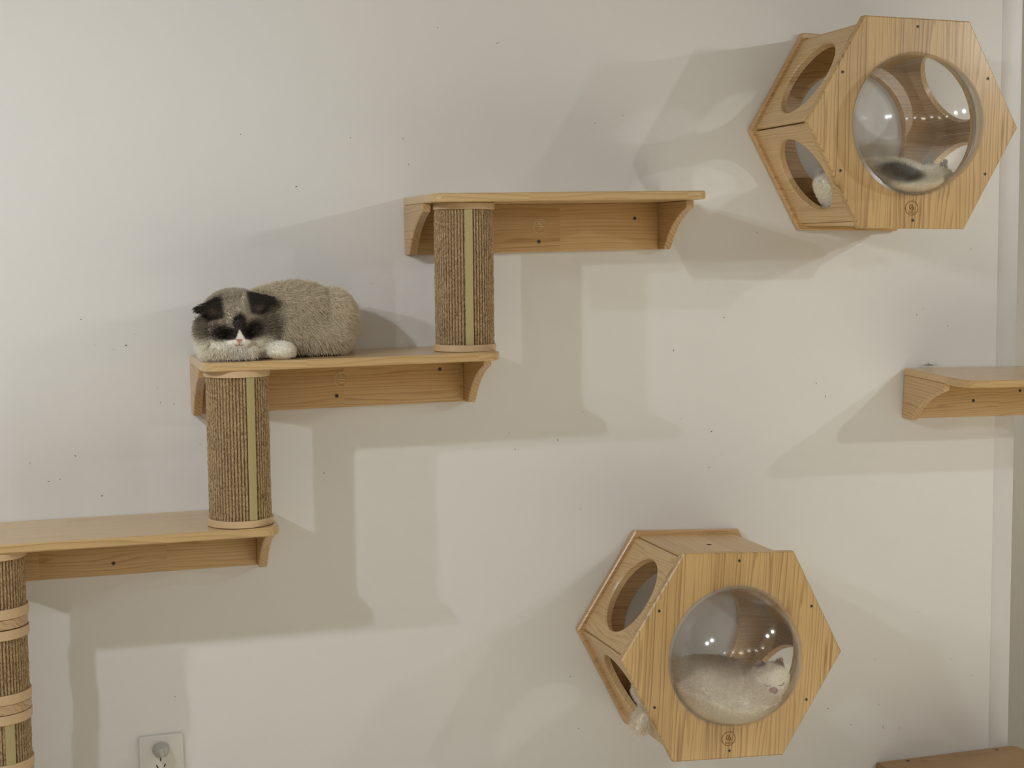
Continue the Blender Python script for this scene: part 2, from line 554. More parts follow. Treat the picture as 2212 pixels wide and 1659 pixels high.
def rounded_board(l, d, r, n=8):
    p = [(0.0, 0.0)]
    for cx, a0 in ((r, PI), (l - r, 1.5 * PI)):
        for k in range(n + 1):
            a = a0 + k / n * PI / 2
            p.append((cx + r * math.cos(a), -d + r + r * math.sin(a)))
    p.append((l, 0.0))
    return p


board_me = mesh('shelf_board', *prism(rounded_board(LEN, DEP, 0.032), 'z', -TH, 0.0, 0.0022), M['board'], 30)
back_me = bm_mesh('back_board', box_bm(0.0172, LEN - 0.0172, -BT, -0.0005, -BB, -TH - 0.0002, 0.001), M['backboard'])
bp = [(-0.0005, -TH - 0.0002), (-0.158, -TH - 0.0002), (-0.158, -0.027), (-0.155, -0.033), (-0.143, -0.037), (-0.124, -0.0445), (-0.105, -0.054),
      (-0.086, -0.066), (-0.070, -0.079), (-0.056, -0.093), (-0.046, -0.105), (-0.040, -0.1125), (-0.036, -BB), (-0.0005, -BB)]
brL_me = mesh('bracket', *prism(bp, 'x', 0.0, 0.017, 0.0018), M['bracket'], 30)
brR_me = mesh('bracket', *prism(bp, 'x', LEN - 0.017, LEN, 0.0018), M['bracket'], 30)


def screw_mesh():
    v, f = lathe([(0.0001, -0.0004), (0.0012, -0.0004), (0.0013, -0.0011), (0.0036, -0.0012), (0.0040, -0.0004), (0.0040, 0.004)], 'y', 14)
    return mesh('screw', v, f, M['screw'], 40)


def hole_mesh():
    v, f = lathe([(0.0001, -0.0011), (0.0017, -0.0012), (0.0021, -0.0008), (0.0021, 0.002)], 'y', 12)
    return mesh('screw_socket', v, f, M['hole'], 40)


screw_me, hole_me = screw_mesh(), hole_mesh()


def screw(parent, x, y, z):
    s = link('screw', screw_me, parent, (x, y, z))
    link('screw_socket', hole_me, s, (0, -0.0004, 0))
    return s


def arc(cx, cz, r, a0, a1, y, n=10):
    return [(cx + r * math.cos(a0 + (a1 - a0) * k / n), y, cz + r * math.sin(a0 + (a1 - a0) * k / n)) for k in range(n + 1)]


def logo_mesh(kind):
    r = 0.0145
    P = []
    if kind == 'burn':
        P.append(tube(arc(0, 0, r, 0, 2 * PI, 0, 40), 0.0007))
        P.append(tube([(-0.004, 0, -0.002), (-0.0045, 0, 0.003), (-0.003, 0, 0.008), (-0.001, 0, 0.0055), (0.001, 0, 0.0075), (0.002, 0, 0.003),
                       (0.0035, 0, 0.000), (0.007, 0, -0.002)], 0.0007))
        P.append(tube(arc(0.001, -0.0005, 0.004, PI * 0.9, PI * 2.3, 0), 0.0007))
        P.append(tube([(-0.001, 0, 0.003), (0.0, 0, -0.001), (0.004, 0, -0.003)], 0.0006))
        P.append(tube([(-0.008, 0, -0.0075), (0.008, 0, -0.0075)], 0.0006))
        P.append(tube([(-0.006, 0, -0.0100), (0.006, 0, -0.0100)], 0.0005))
    else:
        P.append(tube(arc(0, 0, r, 0.15 * PI, 1.85 * PI, 0, 36), 0.0005))
        P.append(tube([(-0.004, 0, 0.0085), (-0.0015, 0, 0.0095), (0.001, 0, 0.0085)], 0.0010))
        P.append(tube([(-0.005, 0, 0.003), (-0.002, 0, 0.0055), (0.001, 0, 0.0045), (0.0025, 0, 0.0025)], 0.0010))
        P.append(tube([(-0.005, 0, -0.0005), (-0.001, 0, 0.0005), (0.004, 0, 0.0005), (0.0065, 0, -0.001), (0.005, 0, -0.0025)], 0.0010))
        P.append(tube([(-0.003, 0, -0.0055), (0.003, 0, -0.006)], 0.0006))
    return mesh('engraved_logo', *join(P), M['burn' if kind == 'burn' else 'carve'], 60)


burn_me, carve_me = logo_mesh('burn'), logo_mesh('carve')


def cat_shelf(x, z, roll, label, screws, logo=None, tilt=0.0):
    t = tag(empty('cat_shelf', (x, 0.0, z + Z0), (0, roll, 0)), label, 'shelf', 'wooden cat shelves on the wall')
    if tilt:
        # hangs off its lower edge, the top leaning out from the wall
        mt = Matrix.Rotation(roll, 4, 'Y') @ Matrix.Translation((0, 0, -BB)) @ Matrix.Rotation(tilt, 4, 'X') @ Matrix.Translation((0, 0, BB))
        t.rotation_mode = 'QUATERNION'
        loc, q, _ = mt.decompose()
        t.location = Vector((x, 0, z + Z0)) + loc
        t.rotation_quaternion = q
    link('shelf_board', board_me, t)
    link('back_board', back_me, t)
    link('bracket', brL_me, t)
    link('bracket', brR_me, t)
    for sx, sz in screws: screw(t, sx, -BT, sz)
    if logo: link('engraved_logo', carve_me, t, (logo[0], -BT - 0.0007, logo[1]))
    return t


cat_shelf(0.6985, 0.1087, -0.0117, 'highest of the pale pine cat shelves, with a sisal post under its left end',
          [(0.284, -0.094), (0.499, -0.049)], (0.286, -0.062))
cat_shelf(0.2647, -0.1976, -0.0077, 'pale pine cat shelf with the dark-faced cat lying on it',
          [(0.287, -0.092), (0.502, -0.047)], (0.297, -0.059))
cat_shelf(-0.1681, -0.5045, 0.0006, 'lowest pale pine cat shelf, cut off by the picture edge above the wall socket', [(0.276, -0.0925)])
cat_shelf(1.8600, -0.2740, 0.0181, 'pine cat shelf sagging forward at the white wall corner', [(0.18, -0.078), (0.305, -0.057)], None, 0.045)

# ------------------------------------------------------------------ scratching posts
PR = 0.0575


def sisal_mesh(z0, z1, gap_a, seed, ridges=58, per=6, rows=110):
    rng = np.random.default_rng(seed)
    n = ridges * per
    rows = max(30, int(rows * (z1 - z0) / 0.27))
    a = np.arange(n) / n * 2 * PI
    rid = (np.abs(np.sin(a * ridges / 2)) ** 0.7)
    z = np.linspace(z0, z1, rows)
    jit = rng.normal(0, 1, (rows, n))
    k = np.array([.25, .5, .25])
    jit = (np.roll(jit, 1, 0) + jit * 2 + np.roll(jit, -1, 0)) / 4
    lump = rng.normal(0, 1, (rows, ridges)).repeat(per, 1)
    lump = (np.roll(lump, 1, 0) + lump * 2 + np.roll(lump, -1, 0)) / 4
    r = PR - 0.0026 + 0.0026 * rid[None, :] + 0.00045 * jit + 0.0005 * lump * rid[None, :]
    V = np.stack([r * np.cos(a), r * np.sin(a), np.broadcast_to(z[:, None], r.shape)], -1).reshape(-1, 3)
    i = np.arange(rows - 1)[:, None]; j = np.arange(n)[None, :]; j2 = (j + 1) % n
    F = np.stack([i * n + j, i * n + j2, (i + 1) * n + j2, (i + 1) * n + j], -1).reshape(-1, 4)
    me = bpy.data.meshes.new('sisal_sleeve')
    me.from_pydata(V.tolist(), [], F.tolist())
    at = me.attributes.new('ridge', 'FLOAT', 'POINT')
    rv = np.clip(np.broadcast_to(rid[None, :], r.shape) + 0.15 * lump, 0, 1)
    at.data.foreach_set('value', rv.astype(np.float32).ravel())
    me.materials.append(M['sisal'])
    me.shade_smooth()
    return me


def cap_mesh(z0, z1, r=PR + 0.0035, name='end_cap', mat='cap'):
    return mesh(name, *lathe([(0.001, z0), (r - 0.001, z0), (r, z0 + 0.001), (r, z1 - 0.001), (r - 0.001, z1), (0.001, z1)], 'z', 64), M[mat], 40)


def strip_mesh(z0, z1, ang, w=0.0145):
    n = 8
    ro, ri = PR + 0.0016, PR - 0.004
    half = w / PR / 2
    A = [ang - half + 2 * half * k / n for k in range(n + 1)]
    poly = [(ro * math.cos(q), ro * math.sin(q)) for q in A] + [(ri * math.cos(q), ri * math.sin(q)) for q in reversed(A)]
    return mesh('seam_strip', *prism(poly, 'z', z0, z1, 0.0004), M['strip'], 40)


def post(x, y, zb, zt, ang, label, seed):
    t = tag(empty('scratching_post', (x, y, zb + Z0)), label, 'scratching post', 'sisal scratching posts')
    h = zt - zb
    link('sisal_sleeve', sisal_mesh(0.013, h - 0.013, ang, seed), t)
    link('end_cap', cap_mesh(0.0002, 0.0132), t)
    link('end_cap', cap_mesh(h - 0.0132, h - 0.0004), t)
    link('seam_strip', strip_mesh(0.0135, h - 0.0135, ang), t)
    return t


def toward_cam(x, y, off):
    return math.atan2(-2.956 - y, -x) + off


post(0.7813, -0.1545, -0.1936, 0.0932, toward_cam(0.7813, -0.1545, 0.17), 'sisal scratching post between the two upper cat shelves', 1)
post(0.3346, -0.1760, -0.5041, -0.2132, toward_cam(0.3346, -0.176, 0.42), 'sisal scratching post under the shelf with the dark-faced cat', 2)

# the tall post at the picture edge: three sleeves stacked on wooden discs
PX, PY = -0.1095, -0.1800
t = tag(empty('scratching_post', (PX, PY, 0.0)), 'tall jointed sisal post at the picture edge under the lowest shelf', 'scratching post', 'sisal scratching posts')
zs = [(-0.5225 - 0.013, -0.5225)]
ZT = -0.5215
link('end_cap', cap_mesh(ZT - 0.013 + Z0, ZT - 0.0004 + Z0), t)
link('sisal_sleeve', sisal_mesh(-0.622 + Z0, ZT - 0.013 + Z0, 0, 3), t)
link('end_cap', cap_mesh(-0.6395 + Z0, -0.622 + Z0), t)
link('joint_disc', cap_mesh(-0.658 + Z0, -0.640 + Z0, PR + 0.0015, 'joint_disc', 'dowel'), t)
link('end_cap', cap_mesh(-0.677 + Z0, -0.6600 + Z0), t)
link('sisal_sleeve', sisal_mesh(-0.776 + Z0, -0.677 + Z0, 0, 4), t)
link('end_cap', cap_mesh(-0.793 + Z0, -0.776 + Z0), t)
link('joint_disc', cap_mesh(-0.811 + Z0, -0.7932 + Z0, PR + 0.0025, 'joint_disc', 'dowel'), t)
link('end_cap', cap_mesh(-0.829 + Z0, -0.812 + Z0), t)
link('sisal_sleeve', sisal_mesh(-0.902 + Z0, -0.829 + Z0, 0, 5), t)
link('seam_strip', strip_mesh(-0.902 + Z0, -0.829 + Z0, toward_cam(PX, PY, 0.35), 0.017), t)
link('end_cap', cap_mesh(-0.919 + Z0, -0.902 + Z0), t)
link('joint_disc', cap_mesh(-0.937 + Z0, -0.9192 + Z0, PR + 0.002, 'joint_disc', 'dowel'), t)
link('end_cap', cap_mesh(-0.955 + Z0, -0.938 + Z0), t)
link('sisal_sleeve', sisal_mesh(0.03, -0.955 + Z0, 0, 6), t)
link('base_plate', cap_mesh(0.001, 0.03, 0.16, 'base_plate', 'dowel'), t)

# ------------------------------------------------------------------ hexagon cat houses
HR, HD, PT = 0.2457, 0.2704, 0.017          # corner radius, depth, panel thickness
AP = HR * math.cos(PI / 6)
HOLE = 0.1425
NSEG = 96


def hex_r(a, r):
    """Distance from the centre to the side of a hexagon of corner radius r, seen at angle a (corners at 0, 60 ...)."""
    k = (a + PI / 6) % (PI / 3) - PI / 6
    k = a % (PI / 3)
    return r * math.cos(PI / 6) / math.cos(k - PI / 6)


def hex_ring(name, y0, y1, hole, mat, r=HR, ch=0.003, hch=0.002):
    A = [2 * PI * k / NSEG for k in range(NSEG)]

    def outer(ins, y): return [(hex_r(a, r - ins) * math.cos(a), y, hex_r(a, r - ins) * math.sin(a)) for a in A]
    def inner(rr, y): return [(rr * math.cos(a), y, rr * math.sin(a)) for a in A]
    loops = [inner(hole + hch, y0), outer(ch, y0), outer(0, y0 + ch * .8), outer(0, y1 - ch * .5), outer(ch, y1), inner(hole, y1), inner(hole, y0 + hch)]
    return mesh(name, *loft(loops, cycle=True), M[mat], 30)


front_me = hex_ring('front_panel', -HD, -HD + PT, HOLE, 'front')
rear_me = hex_ring('back_panel', -PT, -0.0008, 0.138, 'back')
SA = 0.2035                                 # outer apothem of the side panels
ST = 0.015
SL = SA * 2 / math.sqrt(3)                  # their outer width
SHOLE = 0.084


def side_panel(hole):
    """Lies flat: x across, y depth, z outward (0 = outer face); mitred long edges, small step at the joints."""
    x1 = SL / 2 - 0.0042
    xi = (SA - ST) / math.sqrt(3) - 0.0003
    y0, y1 = -HD + PT + 0.0002, -PT - 0.0002
    yc = (y0 + y1) / 2
    if not hole:
        loops = [[(-x1 + .004, y0, 0), (x1 - .004, y0, 0), (x1 - .004, y1, 0), (-x1 + .004, y1, 0)],
                 [(-x1, y0, -.004), (x1, y0, -.004), (x1, y1, -.004), (-x1, y1, -.004)],
                 [(-xi, y0, -ST), (xi, y0, -ST), (xi, y1, -ST), (-xi, y1, -ST)]]
        return mesh('side_panel', *loft(loops, caps=True), M['side'], 20)
    A = [2 * PI * k / 72 for k in range(72)]
    for hx in (x1, x1 - .004, xi):
        pass
    ca = [math.atan2((y1 - yc) * s, x1 * q) % (2 * PI) for q in (1, -1) for s in (1, -1)]
    A = sorted(set([a for a in A if all(abs(a - c) > .03 for c in ca)] + ca))

    def rect(hx, z):
        l = []
        for a in A:
            c, s = math.cos(a), math.sin(a)
            # radial projection on the x1 rectangle, then squeezed to the asked width
            k = min(x1 / max(abs(c), 1e-9), (y1 - yc) / max(abs(s), 1e-9))
            l.append((k * c * hx / x1, yc + k * s, z))
        return l

    def circ(r, z): return [(r * math.cos(a), yc + r * math.sin(a), z) for a in A]
    loops = [circ(SHOLE + .003, 0), rect(x1 - .004, 0), rect(x1, -.004), rect(xi, -ST), circ(SHOLE, -ST), circ(SHOLE, -.003)]
    return mesh('side_panel', *loft(loops, cycle=True), M['side'], 25)


side_hole, side_solid = side_panel(True), side_panel(False)


def dome_mesh():
    h, rb = 0.128, HOLE + 0.001
    Rs = (rb * rb + h * h) / (2 * h)
    c = h - Rs
    th = math.acos(max(-1, min(1, (0 - c) / Rs)))
    n = 26
    outp = [(Rs * math.sin(th * k / n), -HD - 0.001 - (c + Rs * math.cos(th * k / n))) for k in range(n, 0, -1)]
    inp = [(max(0.0002, r - 0.0028 * math.sin(th * k / n)), y + 0.0028 * math.cos(th * k / n)) for (r, y), k in zip(outp, range(n, 0, -1))]
    prof = [(HOLE - 0.001, -HD + 0.012), (rb + 0.0002, -HD + 0.012 - 0.0105)]
    prof = outp + [(0.0003, outp[-1][1] - 0.00005), (0.0003, outp[-1][1] + 0.0028)] + inp[::-1]
    v, f = lathe(prof, 'y', 72, cycle=True)
    return mesh('dome', v, f, M['acrylic'], 60)


dome_me = dome_mesh()
flange_me = mesh('dome_rim', *lathe([(HOLE - 0.004, -HD - 0.0012), (HOLE + 0.0035, -HD - 0.0022), (HOLE + 0.0045, -HD - 0.0005), (HOLE - 0.004, -HD - 0.0002)], 'y', 72, cycle=True), M['acrylic'], 60)
knot_me = mesh('cable_slot', *lathe([(0.0001, 0.0004), (0.0055, 0.0004), (0.0060, -0.001)], 'z', 14), M['hole'], 40)


def cat_house(x, z, roll, label, holes, knots):
    t = tag(empty('cat_house', (x, 0, z + Z0), (0, roll, 0)), label, 'cat house', 'hexagonal wooden cat houses')
    link('front_panel', front_me, t)
    link('back_panel', rear_me, t)
    for k in range(6):
        a = PI / 6 + k * PI / 3               # outward normal of this side
        o = link('side_panel', side_hole if k in holes else side_solid, t)
        nx, nz = math.cos(a), math.sin(a)
        o.matrix_local = Matrix(((nz, 0, nx, nx * SA), (0, 1, 0, 0), (-nx, 0, nz, nz * SA), (0, 0, 0, 1)))
        if k in knots:
            link('cable_slot', knot_me, o, (-0.004, -HD / 2, 0.0))
    d = link('dome', dome_me, t)
    d['label'] = 'clear bulging plastic dome'
    link('dome_rim', flange_me, d)
    for k in range(6):
        a = PI / 6 + k * PI / 3
        screw(t, 0.196 * math.cos(a), -HD, 0.196 * math.sin(a)).scale = (0.8, 1, 0.8)
    link('engraved_logo', burn_me, t, (-0.003, -HD - 0.0002, -0.171))
    return t


# side index: 0 upper right, 1 top, 2 upper left, 3 lower left, 4 bottom, 5 lower right
UX, UZ, VX, VZ = 1.7100, 0.2498, 1.3074, -0.8237
cat_house(UX, UZ, 0.0145, 'upper hexagonal cat house with the dark-patched cat lying behind its dome', {0, 2, 3, 5}, {4})
cat_house(VX, VZ, 0.0525, 'lower hexagonal cat house with the all-white cat behind its dome', {2, 3, 5}, {1})

# ------------------------------------------------------------------ socket and plug
SX, SZ = 0.1444, -0.9496
t = tag(empty('wall_socket', (SX + 0.043, 0, SZ - 0.043 + Z0), (0, -0.012, 0)), 'square white wall socket under the lowest shelf', 'wall socket')
bmx = box_bm(-0.043, 0.043, -0.0085, -0.0002, -0.043, 0.043, 0.0028, seg=3)
link('face_plate', bm_mesh('face_plate', bmx, M['plastic']), t)
link('rim', bm_mesh('rim', box_bm(-0.036, 0.036, -0.0094, -0.0080, -0.036, 0.036, 0.0006), M['plastic']), t)
slot_me = bm_mesh('slot', box_bm(-0.0011, 0.0011, -0.0098, -0.0090, -0.0036, 0.0036, 0.0004), M['hole'])
for sx, sz, r in ((-0.002, -0.0045, 0), (-0.0092, -0.0185, -0.52), (0.0052, -0.0180, 0.52), (-0.008, 0.017, 0), (0.008, 0.017, 0)):
    link('slot', slot_me, t, (sx, 0, sz), (0, r, 0))
pl = tag(empty('power_plug', (SX + 0.042, -0.0096, SZ - 0.026 + Z0), (0, -0.1, 0)), 'grey rounded plug pushed into the wall socket', 'plug')
v, f = lathe([(0.001, -0.027), (0.007, -0.0265), (0.011, -0.0235), (0.0135, -0.017), (0.0150, -0.006), (0.0150, -0.0003), (0.001, -0.0003)], 'y', 32)
v = [(x * 1.12, y, z * (0.92 if z > 0 else 1.0)) for x, y, z in v]
link('plug_body', mesh('plug_body', v, f, M['plug'], 40), pl)
grip = bm_mesh('plug_grip', box_bm(-0.004, 0.004, -0.031, -0.024, -0.009, 0.009, 0.0018), M['plug'])
link('plug_grip', grip, pl)

# ------------------------------------------------------------------ low wooden box in the corner
bx0, bx1, bz = 1.7997, 2.177, -1.1904 + Z0
t = tag(empty('wooden_box', (bx0, 0.0, 0.0), (0, 0, 0)), 'low brown wooden box standing by the wall corner', 'box')
wb = bx1 - bx0
tp = [(0, -0.004), (0, -0.42), (wb, -0.42), (wb, -0.018), (wb - 0.012, -0.004)]
link('box_top', mesh('box_top', *prism(tp, 'z', bz - 0.022, bz, 0.002), M['box'], 30), t)
for nm, q in (('box_side', (0.006, 0.024, -0.41, -0.008)), ('box_side', (wb - 0.024, wb - 0.006, -0.41, -0.02)),
              ('box_back', (0.0242, wb - 0.0242, -0.026, -0.010)), ('box_front', (0.0242, wb - 0.0242, -0.41, -0.394))):
    link(nm, bm_mesh(nm, box_bm(q[0], q[1], q[2], q[3], 0.0005, bz - 0.0222, 0.0015), M['box']), t)
for x in (0.075, 0.315):
    s = link('screw', screw_me, t, (x, -0.02, bz + 0.0002), (-PI / 2, 0, 0))

# tuft of shed fur on the sagging shelf
rr = random.Random(5)
P = []
for k in range(60):
    x0 = rr.gauss(0, 0.007); h = abs(rr.gauss(0.004, 0.002)); w = rr.uniform(0.004, 0.011) * rr.choice((-1, 1)); y0 = rr.gauss(0, 0.003)
    P.append(tube([(x0, y0, 0.0004), (x0 + w * .4, y0 + rr.gauss(0, .001), h), (x0 + w, y0 + rr.gauss(0, .002), 0.0006 + h * .2)], 0.00022, 4))
tag(link('fur_tuft', mesh('fur_tuft', *join(P), M['lint'], 60), None, (1.920, -0.016, -0.2712 + Z0)), 'small grey tuft of shed fur at the back of the sagging shelf', 'fur tuft')
# ------------------------------------------------------------------ cats


def ell(c, r, rot=None):
    c = np.array(c); r = np.array(r)
    Rm = np.array(rot) if rot is not None else np.eye(3)

    def f(P):
        q = ((P - c) @ Rm) / r
        k0 = np.linalg.norm(q, axis=-1)
        k1 = np.linalg.norm(q / r, axis=-1)
        return k0 * (k0 - 1) / np.maximum(k1, 1e-6)
    return f


def cap(a, b, ra, rb):
    a = np.array(a); b = np.array(b)

    def f(P):
        ab = b - a
        t = np.clip(((P - a) @ ab) / (ab @ ab), 0, 1)
        return np.linalg.norm(P - (a + t[..., None] * ab), axis=-1) - (ra + (rb - ra) * t)
    return f


def ear(base, tip, side, w, th):
    """Flat triangular ear: base centre, tip, direction of its root line, half width, half thickness."""
    base = np.array(base); tip = np.array(tip); ax = tip - base; L = np.linalg.norm(ax); ax /= L
    sd = np.array(side, float); sd /= np.linalg.norm(sd)
    sp = sd - ax * (sd @ ax); sp /= np.linalg.norm(sp)
    nn = np.cross(ax, sp)

    def f(P):
        d = P - base
        u = (d @ sp) / (sd @ sp); v = d @ nn
        t = d @ ax - u * (sd @ ax)
        s = np.clip(t / L, -0.4, 1)
        ww = w * np.where(s < 0, np.clip(1 + 4 * s, 0.05, 1), np.clip(1 - s, 0.04, 1) ** 0.85)
        v2 = v - 0.25 * u * u / w          # slight cup
        q = np.sqrt((u / ww) ** 2 + (v2 / th) ** 2)
        return np.maximum((q - 1) * np.minimum(ww, th) * 0.8, np.maximum(t - L, -t - L * .15))
    return f


def smin(a, b, k):
    h = np.clip(0.5 + 0.5 * (b - a) / k, 0, 1)
    return b * (1 - h) + a * h - k * h * (1 - h)


def field(prims, room=None, extra=()):
    def F(P):
        d = None
        for f, k in prims:
            q = f(P)
            d = q if d is None else smin(d, q, k)
        if room is not None:
            d = -smin(-d, -room(P), 0.006)
        for f, k in extra:
            d = smin(d, f(P), k)
        return d
    return F


def house_room(cx, cz, gap=0.007):
    '''Free space inside a cat house: the hexagonal room and the dome in front of it.'''
    rb, h = HOLE + 0.001, 0.128
    Rs = (rb * rb + h * h) / (2 * h)
    cy = -HD - 0.001 - (h - Rs)

    def f(P):
        x, y, z = P[..., 0] - cx, P[..., 1], P[..., 2] - cz
        hexd = np.maximum.reduce([np.abs(z), np.abs(z * .5 + x * .866), np.abs(z * .5 - x * .866)]) - (SA - ST)
        room = np.maximum(np.maximum(hexd, -HD + PT - y), y + 0.004)
        dome = np.maximum(np.sqrt(x * x + (y - cy) ** 2 + z * z) - (Rs - 0.004), np.sqrt(x * x + z * z) - (HOLE - 0.002))
        dome = np.maximum(dome, y + 0.2)
        return np.minimum(room, dome) + gap
    return f


def surface_nets(F, lo, hi, res):
    lo = np.array(lo); hi = np.array(hi)
    n = np.ceil((hi - lo) / res).astype(int) + 1
    ax = [lo[i] + res * np.arange(n[i]) for i in range(3)]
    G = np.stack(np.meshgrid(*ax, indexing='ij'), -1)
    D = F(G.reshape(-1, 3)).reshape(n)
    S = D < 0
    c = n - 1
    acc = np.zeros((*c, 3)); cnt = np.zeros(c)
    corners = [(i, j, k) for i in (0, 1) for j in (0, 1) for k in (0, 1)]

    def sl(A, o): return A[o[0]:o[0] + c[0], o[1]:o[1] + c[1], o[2]:o[2] + c[2]]
    for a in corners:
        for d in range(3):
            if a[d]: continue
            b = list(a); b[d] = 1
            da, db = sl(D, a), sl(D, b)
            cr = (da < 0) != (db < 0)
            t = np.where(cr, da / np.where(cr, da - db, 1), 0)
            p = np.zeros((*c, 3)) + np.array(a, float)
            p[..., d] += t
            acc += np.where(cr[..., None], p, 0); cnt += cr
    act = cnt > 0
    idx = -np.ones(c, int); idx[act] = np.arange(act.sum())
    ii = np.argwhere(act)
    V = lo + res * (ii + acc[act] / cnt[act][:, None])
    faces = []
    for d in range(3):
        e1, e2 = [(1, 2), (2, 0), (0, 1)][d]
        a = [slice(0, n[i]) for i in range(3)]
        a[d] = slice(0, n[d] - 1); b = list(a); b[d] = slice(1, n[d])
        cr = S[tuple(a)] != S[tuple(b)]
        q = np.argwhere(cr)
        q = q[(q[:, e1] > 0) & (q[:, e2] > 0) & (q[:, e1] < c[e1]) & (q[:, e2] < c[e2])]
        flip = S[tuple(a)][tuple(q.T)]
        def g(o1, o2):
            z = q.copy(); z[:, e1] -= o1; z[:, e2] -= o2
            return idx[tuple(z.T)]
        f = np.stack([g(1, 1), g(0, 1), g(0, 0), g(1, 0)], -1)
        f[~flip] = f[~flip][:, ::-1]
        faces.append(f)
    Fc = np.concatenate(faces)
    Fc = Fc[(Fc >= 0).all(1)]
    return V, Fc


def cat(name, label, prims, lo, hi, res, coat, fur_n, fur_len, fur_dir, origin, seed, radius=0.00042, room=None, extra=()):
    F = field(prims, room, extra)
    V, Q = surface_nets(F, lo, hi, res)
    e = res * 0.5

    def grad(P):
        g = np.stack([F(P + np.eye(3)[i] * e) - F(P - np.eye(3)[i] * e) for i in range(3)], -1)
        return g / np.maximum(np.linalg.norm(g, axis=-1, keepdims=True), 1e-9)
    org = np.array(origin)
    me = bpy.data.meshes.new(name)
    me.from_pydata((V - org).tolist(), [], Q.tolist())
    at = me.attributes.new('coat', 'FLOAT_COLOR', 'POINT')
    N = grad(V)
    C = coat(V, N)
    at.data.foreach_set('color', np.concatenate([C, np.ones((len(C), 1))], 1).astype(np.float32).ravel())
    me.materials.append(M['skin'])
    me.shade_smooth()
    ob = link(name, me, None, (org[0], org[1], org[2] + Z0))
    tag(ob, label, 'cat')
    # fur
    rng = np.random.default_rng(seed)
    T = np.concatenate([Q[:, [0, 1, 2]], Q[:, [0, 2, 3]]])
    A = 0.5 * np.linalg.norm(np.cross(V[T[:, 1]] - V[T[:, 0]], V[T[:, 2]] - V[T[:, 0]]), axis=1)
    pick = rng.choice(len(T), fur_n, p=A / A.sum())
    r1, r2 = np.sqrt(rng.random(fur_n)), rng.random(fur_n)
    P = V[T[pick, 0]] * (1 - r1)[:, None] + V[T[pick, 1]] * (r1 * (1 - r2))[:, None] + V[T[pick, 2]] * (r1 * r2)[:, None]
    Nn = grad(P)
    L = fur_len(P, Nn) * rng.uniform(0.65, 1.15, fur_n)
    keep = L > 0.0008
    P, Nn, L = P[keep], Nn[keep], L[keep]
    n = len(P)
    D = fur_dir(P, Nn)
    clump = np.sin(P * 310 + 2.1 * np.sin(P[:, [1, 2, 0]] * 170))
    D = D + rng.normal(0, 0.24, (n, 3)) + 0.08 * clump
    D -= np.minimum((D * Nn).sum(1, keepdims=True) - 0.12, 0) * Nn
    D /= np.linalg.norm(D, axis=1, keepdims=True)
    K = 4
    pts = np.zeros((n, K, 3))
    for k in range(K):
        s = k / (K - 1)
        d = Nn * (1 - s) * 0.5 + D * (0.5 + 0.5 * s) + np.array([0, 0, -0.25]) * s * s
        d /= np.linalg.norm(d, axis=1, keepdims=True)
        pts[:, k] = P + d * (L * s)[:, None] - Nn * 0.0006 * (1 - s)
    cu = bpy.data.hair_curves.new('fur')
    cu.add_curves([K] * n)
    cu.attributes['position'].data.foreach_set('vector', (pts - org).astype(np.float32).ravel())
    ra = cu.attributes.get('radius') or cu.attributes.new('radius', 'FLOAT', 'POINT')
    ra.data.foreach_set('value', np.tile(np.array([1.0, 0.9, 0.65, 0.15]) * radius, n).astype(np.float32))
    ca = cu.attributes.new('coat', 'FLOAT_COLOR', 'CURVE')
    Cc = coat(P, Nn) * rng.uniform(0.86, 1.12, (n, 1))
    ca.data.foreach_set('color', np.concatenate([np.clip(Cc, 0, 1), np.ones((n, 1))], 1).astype(np.float32).ravel())
    cu.materials.append(M['fur'])
    link('fur', cu, ob)
    return ob, F, grad


def sst(a, b, x):
    t = np.clip((x - a) / (b - a), 0, 1)
    return t * t * (3 - 2 * t)


def lerp(a, b, f):
    return a * (1 - f[:, None]) + np.array(b)[None, :] * f[:, None]


